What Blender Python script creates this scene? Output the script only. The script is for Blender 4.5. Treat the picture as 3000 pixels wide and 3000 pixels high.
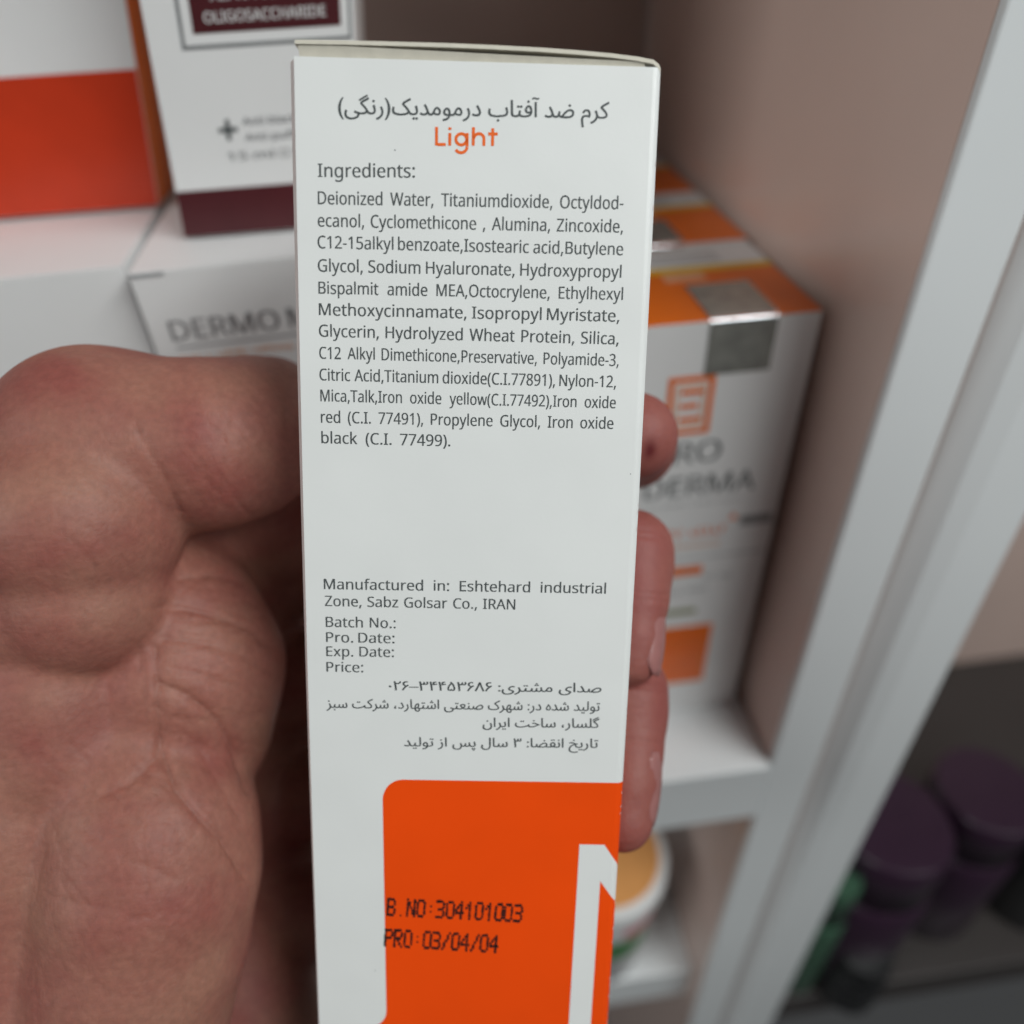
import bpy, bmesh, math, random, os
import numpy as np
from mathutils import Matrix, Vector

random.seed(7)
rng = np.random.default_rng(7)
for o in list(bpy.data.objects):
    bpy.data.objects.remove(o, do_unlink=True)
SC = bpy.context.scene
COL = SC.collection
MM = 0.001
UP = 900.0            # height of the shelf board above the floor, mm
CAM_H = 225.0         # camera above the shelf board, mm

# ------------------------------------------------------------------ camera
# rows: world x, y, z axes seen in lens axes (right, down, forward)
CR = np.array([[0.99856214, -0.05360642, 0.0],
               [-0.03344661, -0.6230321, 0.78148085],
               [-0.04189239, -0.78035719, -0.62392922]])
CO = np.array([0.0, 0.0, CAM_H])
FOC, CEN = 1400.0, 966.0
cam_d = bpy.data.cameras.new('camera')
cam = bpy.data.objects.new('camera', cam_d)
COL.objects.link(cam)
m = Matrix.Identity(4)
for i in range(3):
    m[i][0], m[i][1], m[i][2] = CR[i, 0], -CR[i, 1], -CR[i, 2]
m[0][3], m[1][3], m[2][3] = 0, 0, (CAM_H + UP) * MM
cam.matrix_world = m
cam_d.sensor_width = 36.0
cam_d.lens = 36.0 * FOC / (2 * CEN)
cam_d.clip_start = 0.01
cam_d.clip_end = 20.0
cam_d.dof.use_dof = True
cam_d.dof.focus_distance = 0.1015
cam_d.dof.aperture_fstop = cam_d.lens / 3.1
SC.camera = cam

# ------------------------------------------------------------------ ambient light and added unseen lamps
world = bpy.data.worlds.new('World')
SC.world = world
world.use_nodes = True
bg = world.node_tree.nodes['Background']
bg.inputs[0].default_value = (0.95, 0.98, 1.0, 1)
bg.inputs[1].default_value = 0.045


def lamp(name, loc, target, sx, sy, power, col=(0.965, 1.0, 0.985)):
    d = bpy.data.lights.new(name, 'AREA')
    d.shape = 'RECTANGLE'
    d.size, d.size_y = sx, sy
    d.energy = power
    d.color = col
    o = bpy.data.objects.new(name, d)
    o.location = loc
    o.rotation_euler = (Vector(target) - Vector(loc)).to_track_quat('-Z', 'Y').to_euler()
    COL.objects.link(o)


lamp('near_lamp', (0.40, -0.16, 1.56), (0, 0.1, 0.98), 0.5, 0.14, 3.0)  # unseen lamp added close by, for falloff down the held carton
lamp('side_lamp', (1.3, -1.0, 2.2), (0, 0.1, 0.95), 1.0, 0.4, 7)  # unseen, set far right so the carton keeps the palm gap dark
lamp('side_lamp', (-1.35, -0.95, 2.1), (0, 0.1, 0.95), 1.0, 0.4, 11)  # unseen, added at the left to brighten the side panel
SC.view_settings.view_transform = 'Standard'
SC.view_settings.look = 'None'
SC.view_settings.exposure = 0.12
SC.view_settings.gamma = 1.0
SC.cycles.max_bounces = 7

# ------------------------------------------------------------------ materials


def mat(name, col, rough=0.5, var=0.0, vscale=200.0, bump=0.0, bscale=2500.0, col2=None, metallic=0.0, coat=0.0, spec=0.5, wave=0.0):
    mt = bpy.data.materials.new(name)
    mt.use_nodes = True
    nt = mt.node_tree
    b = nt.nodes['Principled BSDF']
    b.inputs['Roughness'].default_value = rough
    b.inputs['Metallic'].default_value = metallic
    b.inputs['Specular IOR Level'].default_value = spec
    b.inputs['Coat Weight'].default_value = coat
    b.inputs['Coat Roughness'].default_value = 0.15
    tc = nt.nodes.new('ShaderNodeTexCoord')
    nz = nt.nodes.new('ShaderNodeTexNoise')
    nz.inputs['Scale'].default_value = vscale
    nz.inputs['Detail'].default_value = 5
    nt.links.new(tc.outputs['Object'], nz.inputs['Vector'])
    rp = nt.nodes.new('ShaderNodeValToRGB')
    rp.color_ramp.elements[0].position = 0.3
    rp.color_ramp.elements[1].position = 0.7
    c = np.array(col)
    if col2 is None:
        lo, hi = c * (1 - var), np.minimum(c * (1 + var), 1)
    else:
        lo, hi = c, np.array(col2)
    rp.color_ramp.elements[0].color = (*lo, 1)
    rp.color_ramp.elements[1].color = (*hi, 1)
    nt.links.new(nz.outputs['Fac'], rp.inputs['Fac'])
    nt.links.new(rp.outputs['Color'], b.inputs['Base Color'])
    if bump > 0:
        n2 = nt.nodes.new('ShaderNodeTexNoise')
        n2.inputs['Scale'].default_value = bscale
        n2.inputs['Detail'].default_value = 4
        nt.links.new(tc.outputs['Object'], n2.inputs['Vector'])
        bp = nt.nodes.new('ShaderNodeBump')
        bp.inputs['Strength'].default_value = bump
        bp.inputs['Distance'].default_value = 0.0001
        nt.links.new(n2.outputs['Fac'], bp.inputs['Height'])
        nt.links.new(bp.outputs['Normal'], b.inputs['Normal'])
        if wave > 0:        # board that is not quite flat
            n3 = nt.nodes.new('ShaderNodeTexNoise')
            n3.inputs['Scale'].default_value = 45
            n3.inputs['Detail'].default_value = 2
            nt.links.new(tc.outputs['Object'], n3.inputs['Vector'])
            b3 = nt.nodes.new('ShaderNodeBump')
            b3.inputs['Strength'].default_value = wave
            b3.inputs['Distance'].default_value = 0.0015
            nt.links.new(n3.outputs['Fac'], b3.inputs['Height'])
            nt.links.new(b3.outputs['Normal'], bp.inputs['Normal'])
    return mt


M = {}
M['card'] = mat('white_card', (0.80, 0.81, 0.80), 0.40, 0.016, 70, 0.10, 1800, wave=0.25)
M['card_raw'] = mat('uncoated_card', (0.66, 0.62, 0.53), 0.8, 0.05, 600, 0.3, 4000)
M['card_edge'] = mat('card_edge', (0.78, 0.70, 0.68), 0.7, 0.05, 900)  # left fold's different light put in as pink; also serves edge wear
M['card2'] = mat('white_card_gloss', (0.82, 0.82, 0.82), 0.35, 0.01, 60, 0.05, 1500)
M['ink'] = mat('grey_print', (0.072, 0.083, 0.085), 0.5, 0.25, 2500)
M['ink_soft'] = mat('pale_grey_print', (0.36, 0.37, 0.38), 0.5, 0.1, 900)
M['silver_print'] = mat('silver_print', (0.27, 0.28, 0.29), 0.4, 0.1, 900, metallic=0.3)
M['dark_silver'] = mat('dark_silver_print', (0.15, 0.16, 0.165), 0.4, 0.1, 900)
M['orange'] = mat('orange_print', (0.95, 0.078, 0.002), 0.34, 0.04, 60, 0.08, 1800, wave=0.25)
M['orange_txt'] = mat('orange_letter_print', (0.88, 0.14, 0.010), 0.45, 0.05, 900)
M['orange_warm'] = mat('bright_orange_print', (0.85, 0.17, 0.012), 0.35, 0.04, 120)
M['orange_pale'] = mat('pale_orange_print', (0.80, 0.40, 0.22), 0.4, 0.05, 300)
M['red'] = mat('red_orange_print', (0.60, 0.045, 0.012), 0.32, 0.05, 90)
M['maroon'] = mat('maroon_print', (0.075, 0.012, 0.016), 0.38, 0.08, 90)
M['inkjet'] = mat('inkjet_black', (0.012, 0.008, 0.008), 0.5, 0.3, 3000)
M['lam'] = mat('white_laminate', (0.78, 0.80, 0.81), 0.28, 0.02, 14, 0.03, 900)
M['lam_in'] = mat('taupe_laminate', (0.74, 0.56, 0.495), 0.24, 0.04, 12, 0.03, 900)
M['lam_back'] = mat('taupe_laminate_shaded', (0.40, 0.30, 0.265), 0.5, 0.06, 12)  # darker copy of the taupe; shade at the back put into the colour
M['foil'] = mat('silver_foil', (0.36, 0.36, 0.33), 0.25, 0.0, 260, 0.3, 700, col2=(0.55, 0.55, 0.50), metallic=0.6)
M['foil_fold'] = mat('foil_fold_highlight', (0.85, 0.86, 0.90), 0.16, 0.05, 900, 0.5, 900, metallic=0.9)  # brighter copy of the foil; the fold's highlight put into its colour
M['yellow'] = mat('yellow_print', (0.80, 0.52, 0.03), 0.35, 0.03, 200)
M['olive'] = mat('olive_print', (0.22, 0.23, 0.08), 0.5, 0.05, 200)
M['purple'] = mat('dark_purple_plastic', (0.030, 0.012, 0.028), 0.30, 0.1, 60)
M['black'] = mat('black_plastic', (0.012, 0.012, 0.013), 0.35, 0.1, 60)
M['green'] = mat('bottle_green_plastic', (0.045, 0.105, 0.065), 0.30, 0.1, 60)
M['leaf'] = mat('green_print', (0.05, 0.22, 0.06), 0.4, 0.1, 200)
M['pink'] = mat('pink_print', (0.75, 0.22, 0.26), 0.4, 0.1, 200)
M['peach'] = mat('peach_lid', (0.78, 0.36, 0.12), 0.35, 0.05, 100)
M['grey'] = mat('grey_plastic', (0.42, 0.44, 0.45), 0.35, 0.04, 80)
M['dark'] = mat('dark_brown_laminate', (0.05, 0.042, 0.04), 0.45, 0.06, 12)
M['nail'] = mat('fingernail', (0.36, 0.155, 0.145), 0.36, 0.06, 500, coat=0.1)


def skin_material():
    mt = bpy.data.materials.new('skin')
    mt.use_nodes = True
    nt = mt.node_tree
    b = nt.nodes['Principled BSDF']
    tc = nt.nodes.new('ShaderNodeTexCoord')

    def noise(scale, detail=4, rough=0.55):
        n = nt.nodes.new('ShaderNodeTexNoise')
        n.inputs['Scale'].default_value = scale
        n.inputs['Detail'].default_value = detail
        n.inputs['Roughness'].default_value = rough
        nt.links.new(tc.outputs['Object'], n.inputs['Vector'])
        return n
    big = noise(55)
    rp = nt.nodes.new('ShaderNodeValToRGB')
    e = rp.color_ramp.elements
    e[0].position, e[1].position = 0.34, 0.68
    e[0].color = (0.285, 0.086, 0.070, 1)
    e[1].color = (0.36, 0.168, 0.120, 1)
    nt.links.new(big.outputs['Fac'], rp.inputs['Fac'])
    fine = noise(900, 3)
    mx = nt.nodes.new('ShaderNodeMix')
    mx.data_type = 'RGBA'
    mx.blend_type = 'OVERLAY'
    mx.inputs['Factor'].default_value = 0.25
    nt.links.new(rp.outputs['Color'], mx.inputs['A'])
    nt.links.new(fine.outputs['Fac'], mx.inputs['B'])
    hs = nt.nodes.new('ShaderNodeHueSaturation')
    hs.inputs['Saturation'].default_value = 1.0
    nt.links.new(mx.outputs['Result'], hs.inputs['Color'])
    last = hs.outputs['Color']
    for nm, colr in (('flush', (0.28, 0.070, 0.066, 1)), ('cut', (0.13, 0.016, 0.018, 1))):
        an = nt.nodes.new('ShaderNodeAttribute')
        an.attribute_name = nm
        mm = nt.nodes.new('ShaderNodeMix')
        mm.data_type = 'RGBA'
        nt.links.new(an.outputs['Fac'], mm.inputs['Factor'])
        nt.links.new(last, mm.inputs['A'])
        mm.inputs['B'].default_value = colr
        last = mm.outputs['Result']
    nt.links.new(last, b.inputs['Base Color'])
    b.inputs['Subsurface Weight'].default_value = 0.25
    b.inputs['Subsurface Radius'].default_value = (1.0, 0.35, 0.2)
    b.inputs['Subsurface Scale'].default_value = 0.0022
    b.inputs['Roughness'].default_value = 0.56
    b.inputs['Specular IOR Level'].default_value = 0.38
    # fine skin lines: stretched cells plus grain
    mp = nt.nodes.new('ShaderNodeMapping')
    mp.inputs['Scale'].default_value = (1.0, 0.45, 0.7)
    mp.inputs['Rotation'].default_value = (0.3, 0.4, 0.6)
    nt.links.new(tc.outputs['Object'], mp.inputs['Vector'])
    vo = nt.nodes.new('ShaderNodeTexVoronoi')
    vo.feature = 'DISTANCE_TO_EDGE'
    vo.inputs['Scale'].default_value = 1150
    nt.links.new(mp.outputs['Vector'], vo.inputs['Vector'])
    mp2 = nt.nodes.new('ShaderNodeMapping')
    mp2.inputs['Scale'].default_value = (0.28, 1.0, 1.0)
    mp2.inputs['Rotation'].default_value = (0.0, 0.2, -0.5)
    nt.links.new(tc.outputs['Object'], mp2.inputs['Vector'])
    st = nt.nodes.new('ShaderNodeTexNoise')
    st.inputs['Scale'].default_value = 900
    st.inputs['Detail'].default_value = 5
    nt.links.new(mp2.outputs['Vector'], st.inputs['Vector'])
    b1 = nt.nodes.new('ShaderNodeBump')
    b1.inputs['Strength'].default_value = 0.30
    b1.inputs['Distance'].default_value = 0.00018
    nt.links.new(vo.outputs['Distance'], b1.inputs['Height'])
    b2 = nt.nodes.new('ShaderNodeBump')
    b2.inputs['Strength'].default_value = 0.28
    b2.inputs['Distance'].default_value = 0.0004
    nt.links.new(st.outputs['Fac'], b2.inputs['Height'])
    nt.links.new(b1.outputs['Normal'], b2.inputs['Normal'])
    nt.links.new(b2.outputs['Normal'], b.inputs['Normal'])
    return mt


M['skin'] = skin_material()

# ------------------------------------------------------------------ building helpers (all lengths in mm, shelf top = z 0)
BASE = {}
TURN = True          # shelf coordinates (the bays stand 5.2 degrees askew to the viewer) or plain ones
_c, _s = math.cos(math.radians(5.2)), math.sin(math.radians(5.2))


def turned(v):
    v = np.array(v, float)
    if TURN:
        d = v[..., :2] - (82.0, 139.0)
        v[..., 0] = 82.0 + _c * d[..., 0] - _s * d[..., 1]
        v[..., 1] = 139.0 + _s * d[..., 0] + _c * d[..., 1]
    return v


def tag(o, label=None, cat=None, group=None, kind=None):
    if label:
        o['label'] = label
    if cat:
        o['category'] = cat
    if group:
        o['group'] = group
    if kind:
        o['kind'] = kind
    return o


def thing(name, base, label, cat, group=None):
    o = bpy.data.objects.new(name, None)
    o.empty_display_size = 0.01
    base = turned(base)
    o.location = (base[0] * MM, base[1] * MM, (base[2] + UP) * MM)
    COL.objects.link(o)
    BASE[o.name] = np.array(base, float)
    return tag(o, label, cat, group)


def mk(name, verts, faces, material, parent=None, smooth=False, bevel=0.0):
    v = turned(verts)
    if parent is not None:
        b = BASE[parent.name]
    else:
        b = np.array([v[:, 0].mean(), v[:, 1].mean(), v[:, 2].min()])
    me = bpy.data.meshes.new(name)
    me.from_pydata(((v - b) * MM).tolist(), [], [list(map(int, f)) for f in faces])
    me.validate()
    me.update()
    o = bpy.data.objects.new(name, me)
    COL.objects.link(o)
    if parent is not None:
        o.parent = parent
    else:
        o.location = (b[0] * MM, b[1] * MM, (b[2] + UP) * MM)
    BASE[o.name] = b
    me.materials.append(M[material] if isinstance(material, str) else material)
    if smooth:
        for p in me.polygons:
            p.use_smooth = True
    if bevel > 0:
        md = o.modifiers.new('edge', 'BEVEL')
        md.width = bevel * MM
        md.segments = 2
        md.limit_method = 'ANGLE'
        md.angle_limit = math.radians(40)
    return o


BOXF = [(0, 3, 2, 1), (4, 5, 6, 7), (0, 1, 5, 4), (1, 2, 6, 5), (2, 3, 7, 6), (3, 0, 4, 7)]


def slab(name, x0, x1, y0, y1, z0, z1, material, parent=None, bevel=0.0, warp=None):
    v = [(x0, y0, z0), (x1, y0, z0), (x1, y1, z0), (x0, y1, z0), (x0, y0, z1), (x1, y0, z1), (x1, y1, z1), (x0, y1, z1)]
    if warp:
        v = [warp(p) for p in v]
    return mk(name, v, BOXF, material, parent, bevel=bevel)


def lathe(name, cx, cy, prof, material, parent=None, n=40):
    v, f = [], []
    for r, z in prof:
        for k in range(n):
            a = 2 * math.pi * k / n
            v.append((cx + r * math.cos(a), cy + r * math.sin(a), z))
    m_ = len(prof)
    for i in range(m_ - 1):
        for k in range(n):
            k2 = (k + 1) % n
            f.append((i * n + k, i * n + k2, (i + 1) * n + k2, (i + 1) * n + k))
    f.append(tuple(range(n - 1, -1, -1)))
    f.append(tuple((m_ - 1) * n + k for k in range(n)))
    o = mk(name, v, f, material, parent)
    for p in o.data.polygons:
        p.use_smooth = len(p.vertices) == 4
    return o


# ---- lettering -------------------------------------------------------------
def load_font():
    try:
        d = bpy.utils.system_resource('DATAFILES', path='fonts')
        return bpy.data.fonts.load(os.path.join(d, 'NotoSansHebrew-Regular.woff2'))
    except Exception:
        return None


FONT = load_font()
_GC = {}


def glyphs(s):
    """a Latin string at size 1: (n,2) points and faces"""
    if s not in _GC:
        _GC[s] = scan_glyphs(s, 0.02, 0.007, FONT)
    return _GC[s]


def scan_glyphs(s, step=0.016, grow=0.011, font=None):
    """letter outlines of the built-in or a given font, filled row by row (non-zero rule)"""
    c = bpy.data.curves.new('tmp', 'FONT')
    c.body = s
    c.size = 1.0
    c.resolution_u = 4
    c.fill_mode = 'NONE'
    if font:
        c.font = font
    o = bpy.data.objects.new('tmp', c)
    COL.objects.link(o)
    bpy.context.view_layer.update()
    me = bpy.data.meshes.new_from_object(o.evaluated_get(bpy.context.evaluated_depsgraph_get()))
    v = np.array([tuple(p.co)[:2] for p in me.vertices]).reshape(-1, 2)
    e = np.array([tuple(q.vertices) for q in me.edges]).reshape(-1, 2)
    bpy.data.objects.remove(o)
    bpy.data.curves.remove(c)
    bpy.data.meshes.remove(me)
    # walk each closed outline so that every edge keeps its direction
    nb = {}
    for a, b in e:
        nb.setdefault(int(a), []).append(int(b))
        nb.setdefault(int(b), []).append(int(a))
    seen, seg = set(), []
    for st in sorted(nb):
        if st in seen:
            continue
        cur, prev = st, None
        nx = st + 1 if st + 1 in nb[st] else nb[st][0]
        while True:
            seen.add(cur)
            seg.append((cur, nx))
            prev, cur = cur, nx
            if cur == st:
                break
            k = [q for q in nb[cur] if q != prev]
            if not k:
                break
            nx = k[0]
    a, b = v[[q[0] for q in seg]], v[[q[1] for q in seg]]
    V, F = [], []
    y = v[:, 1].min() + step / 2
    while y < v[:, 1].max():
        hit = (a[:, 1] <= y) != (b[:, 1] <= y)
        pa, pb = a[hit], b[hit]
        xs = pa[:, 0] + (y - pa[:, 1]) / (pb[:, 1] - pa[:, 1]) * (pb[:, 0] - pa[:, 0])
        sg = np.where(pb[:, 1] > pa[:, 1], 1, -1)
        w = 0
        for i in np.argsort(xs):
            if w == 0:
                x0 = xs[i]
            w += sg[i]
            if w == 0 and xs[i] > x0:
                k = len(V)
                V += [(x0 - grow, y - step / 2), (xs[i] + grow, y - step / 2), (xs[i] + grow, y + step / 2), (x0 - grow, y + step / 2)]
                F.append((k, k + 1, k + 2, k + 3))
        y += step
    return np.array(V), F


CAPH = float(np.ptp(glyphs('H')[0][:, 1]))


def words_line(text, x0, x1, cap, ref=None, ref_w=None):
    """words set between x0 and x1 with even gaps; letter width from the reference word"""
    ws = text.split(' ')
    gl = [glyphs(w) for w in ws]
    wid = [float(np.ptp(g[0][:, 0])) for g in gl]
    sx = (x1 - x0) / max(sum(wid) + 0.24 * (len(ws) - 1), 1e-6)
    if ref and len(ws) > 1:
        rv = glyphs(ref)[0]
        sx = ref_w / float(np.ptp(rv[:, 0]))
        gap = (x1 - x0 - sx * sum(wid)) / (len(ws) - 1)
        if gap < 0.42:
            sx = (x1 - x0 - 0.42 * (len(ws) - 1)) / sum(wid)
    gap = (x1 - x0 - sx * sum(wid)) / (len(ws) - 1) if len(ws) > 1 else 0
    sy = cap / CAPH
    V, F, x, n = [], [], x0, 0
    for (v, f), w in zip(gl, wid):
        p = np.empty_like(v)
        p[:, 0] = (v[:, 0] - v[:, 0].min()) * sx + x
        p[:, 1] = v[:, 1] * sy
        V.append(p)
        F += [tuple(i + n for i in q) for q in f]
        n += len(v)
        x += w * sx + gap
    return np.vstack(V), F


FORMS = {}
for ch, iso, kind in [('ا', 0xFE8D, 2), ('آ', 0xFE81, 2), ('ب', 0xFE8F, 4), ('ت', 0xFE95, 4), ('خ', 0xFEA5, 4), ('د', 0xFEA9, 2), ('ر', 0xFEAD, 2),
                      ('ز', 0xFEAF, 2), ('س', 0xFEB1, 4), ('ش', 0xFEB5, 4), ('ص', 0xFEB9, 4), ('ض', 0xFEBD, 4), ('ع', 0xFEC9, 4), ('ف', 0xFED1, 4),
                      ('ق', 0xFED5, 4), ('ل', 0xFEDD, 4), ('م', 0xFEE1, 4), ('ن', 0xFEE5, 4), ('ه', 0xFEE9, 4), ('و', 0xFEED, 2), ('ی', 0xFBFC, 4),
                      ('ک', 0xFB8E, 4), ('گ', 0xFB92, 4), ('پ', 0xFB56, 4)]:
    FORMS[ch] = (iso, kind)


def persian(s):
    """joined letter forms in visual (left to right) order; digit runs keep their own order"""
    out = []
    for i, ch in enumerate(s):
        if ch not in FORMS:
            out.append({'(': ')', ')': '('}.get(ch, ch))
            continue
        iso, kind = FORMS[ch]
        prev = i > 0 and s[i - 1] in FORMS and FORMS[s[i - 1]][1] == 4
        nxt = kind == 4 and i + 1 < len(s) and s[i + 1] in FORMS
        out.append(chr(iso + (3 if prev and nxt else 1 if prev else 2 if nxt else 0)))
    out = out[::-1]
    res, run = [], []
    for ch in out:
        if ch in '۰۱۲۳۴۵۶۷۸۹–':
            run.append(ch)
        else:
            res += run[::-1] + [ch]
            run = []
    return ''.join(res + run[::-1])


# ------------------------------------------------------------------ shelf bays (the setting)
bay = thing('display_shelf', (-120, 240, -700), 'taupe and white laminate shelf bay on which the cosmetics cartons stand', 'shelf unit')
slab('shelf_board', -420, 82, 138, 345, -32, 0, 'lam', bay, 0.8)
slab('shelf_board', -420, 82, 150, 345, -237, -205, 'lam', bay, 0.8)
slab('shelf_board', -420, 82, 160, 345, 345, 363, 'lam', bay, 0.8)  # upper board out of view, added to shade the back of the bay
slab('side_panel', 82.3, 99, 141, 345, -700, 424, 'lam_in', bay)
slab('edge_band', 82.1, 99.2, 138.6, 140.9, -700, 440, 'lam', bay, 0.6)
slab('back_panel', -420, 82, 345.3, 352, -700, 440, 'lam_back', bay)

bay2 = thing('display_shelf', (260, 240, -700), 'neighbouring white shelf bay holding the dark bottles', 'shelf unit')
prof = [(100.8, 345), (100.8, 152), (104.5, 144), (110, 140), (116, 138.8), (131, 138.8), (132.5, 140.2), (132.5, 345)]
nv = len(prof)
mk('side_panel', [(x, y, -700) for x, y in prof] + [(x, y, 440) for x, y in prof],
   [tuple(range(nv - 1, -1, -1)), tuple(range(nv, 2 * nv))] + [(i, (i + 1) % nv, nv + (i + 1) % nv, nv + i) for i in range(nv)], 'lam', bay2)
slab('shelf_board', 132.8, 520, 142, 345, -275, -245, 'dark', bay2, 0.8)
slab('shelf_board', 132.8, 520, 160, 345, 345, 363, 'lam', bay2, 0.8)
slab('back_panel', 132.8, 520, 345.3, 352, -700, 440, 'lam_in', bay2)

# ------------------------------------------------------------------ the carton in the hand
TURN = False
BR = np.array([[0.9996599, -0.02461402, -0.00861574], [0.02262618, 0.98289779, -0.18275663], [0.01296676, 0.18249953, 0.98312043]])
BT = np.array([-27.2299882, -56.89933276, 92.61691189])
BW, BL, BD, TH = 46.0, 158.0, 36.0, 0.42


def bow(u, v):
    s = math.sin(math.pi * min(max(v, 0) / 146.0, 1.0))
    return u + 0.36 * (2 * u / BW - 1) * s


def boxp(u, v, w):
    """carton coordinates (across, down, into depth) to shelf coordinates"""
    if w < 0.43:
        w += 0.45 * max(0.0, (u - 45.0)) ** 2       # the card rolls over at the right fold
    p = BT + BR @ np.array([bow(u, v), v, w])
    return CO + CR @ p


held = thing('held_carton', tuple(boxp(BW / 2, BL, BD / 2)),
             'sharp white sunscreen carton held up in front, ingredient list over an orange block', 'carton')


FOLD = (45.0, 45.25, 45.5, 45.75)


def panel(name, pts_a, pts_b, material, parent, rows=28, cols=8, th=TH, inward=(0, 0, 1), us=None):
    """card panel spanned from edge a(v) to edge b(v); functions give (u,v,w)"""
    V, F = [], []
    iw = np.array(inward) * th
    us = us or [j / cols for j in range(cols + 1)]
    cols = len(us) - 1
    for lay in (0, 1):
        for i in range(rows + 1):
            a, b_ = np.array(pts_a(i / rows)), np.array(pts_b(i / rows))
            for j in range(cols + 1):
                p = a + (b_ - a) * us[j] + iw * lay
                V.append(boxp(*p))
    n = (rows + 1) * (cols + 1)

    def I(i, j, l): return l * n + i * (cols + 1) + j
    for i in range(rows):
        for j in range(cols):
            F.append((I(i, j, 0), I(i + 1, j, 0), I(i + 1, j + 1, 0), I(i, j + 1, 0)))
            F.append((I(i, j, 1), I(i, j + 1, 1), I(i + 1, j + 1, 1), I(i + 1, j, 1)))
    for i in range(rows):
        F.append((I(i, 0, 0), I(i, 0, 1), I(i + 1, 0, 1), I(i + 1, 0, 0)))
        F.append((I(i, cols, 0), I(i + 1, cols, 0), I(i + 1, cols, 1), I(i, cols, 1)))
    for j in range(cols):
        F.append((I(0, j, 0), I(0, j + 1, 0), I(0, j + 1, 1), I(0, j, 1)))
        F.append((I(rows, j, 0), I(rows, j, 1), I(rows, j + 1, 1), I(rows, j + 1, 0)))
    return mk(name, V, F, material, parent)


front = panel('front_panel', lambda t: (0, t * BL, 0), lambda t: (BW, t * BL, 0), 'card', held, us=[0, .12, .25, .37, .5, .62, .75, .87] + [q / 46 for q in FOLD] + [1])
# the glued left fold stands a little proud of the front
panel('glue_fold', lambda t: (-0.80 + 0.35 * t, 0.25 + t * (BL - 0.25), 1.3), lambda t: (-0.03, 0.25 + t * (BL - 0.25), 0.10), 'card_edge', held, cols=2, th=0.3, inward=(0.5, 0, 0.8))
panel('left_panel', lambda t: (-0.35, 0.3 + t * (BL - 0.3), BD), lambda t: (-0.45 + 0.2 * t, 0.3 + t * (BL - 0.3), 1.75), 'card', held, inward=(1, 0, 0))
panel('right_panel', lambda t: (BW - 0.02, t * BL, 0.9), lambda t: (BW - 0.02, t * BL, BD), 'card', held, inward=(-1, 0, 0))
panel('back_panel', lambda t: (BW - 0.5, t * BL, BD), lambda t: (0.1, t * BL, BD), 'card', held, inward=(0, 0, -1))
# lid, hinged on the right-hand fold and lifted at its free end
LP = [(46.0, -0.02), (45.75, -0.40), (44.95, -0.83), (43.0, -1.12), (39.7, -1.41), (35.5, -1.64), (30.8, -1.82), (25, -1.94), (19.4, -2.0), (10, -1.98), (0.9, -1.90), (0.16, -1.86)]
V, F = [], []
WD = [-0.05, 0.3, 4, 10, 20, BD]
for lay in (0, 1):
    for (u, v) in LP:
        for w in WD:
            V.append(boxp(u - 0.012 * w * (1 - u / BW), v + 0.48 * lay - (0.006 * w * (1 - u / BW)), w))
nl, nw = len(LP), len(WD)


def I(i, j, l): return l * nl * nw + i * nw + j


Ft, Fb = [], []
for i in range(nl - 1):
    for j in range(nw - 1):
        F.append((I(i, j, 0), I(i, j + 1, 0), I(i + 1, j + 1, 0), I(i + 1, j, 0)))
        F.append((I(i, j, 1), I(i + 1, j, 1), I(i + 1, j + 1, 1), I(i, j + 1, 1)))
    F.append((I(i, 0, 0), I(i + 1, 0, 0), I(i + 1, 0, 1), I(i, 0, 1)))
    F.append((I(i, nw - 1, 0), I(i, nw - 1, 1), I(i + 1, nw - 1, 1), I(i + 1, nw - 1, 0)))
for i in (0, nl - 1):
    for j in range(nw - 1):
        F.append((I(i, j, 0), I(i, j, 1), I(i, j + 1, 1), I(i, j + 1, 0)))
lid = mk('lid', V, F, 'card_raw', held)
# tuck flap of the lid going down inside at its free end
panel('tuck_flap', lambda t: (0.5, -1.3 + t * 12, 0.9), lambda t: (0.5, -1.3 + t * 12, BD - 1), 'card_raw', held, rows=3, cols=3, inward=(1, 0, 0))

panel('lid_underside_strip', lambda t: (0.42 + 0.25 * t, -1.50 + 2.5 * t, 0.14 + 1.0 * t), lambda t: (BW - 2.2 + t, -0.62 + 1.62 * t, 0.14 + 1.0 * t), 'card_raw', held, rows=3, cols=12, inward=(0, 0, 1))  # added strip standing in for the lid's shaded underside
PR = -0.035      # print lies this far in front of the card


def printed(name, V, F, u_of, material, parent=front, w=PR):
    P = [boxp(*u_of(x, y), w) for x, y in V]
    return mk(name, P, [tuple(f) for f in F], material, parent)


def box_line(text, u0, u1, v0, v1, ref, ref_w, cap, material='ink'):
    V, F = words_line(text, u0, u1, cap, ref, ref_w)
    printed('text_line', V, F, lambda x, y: (x, v0 + (v1 - v0) * (x - u0) / (u1 - u0) - y), material)


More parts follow.
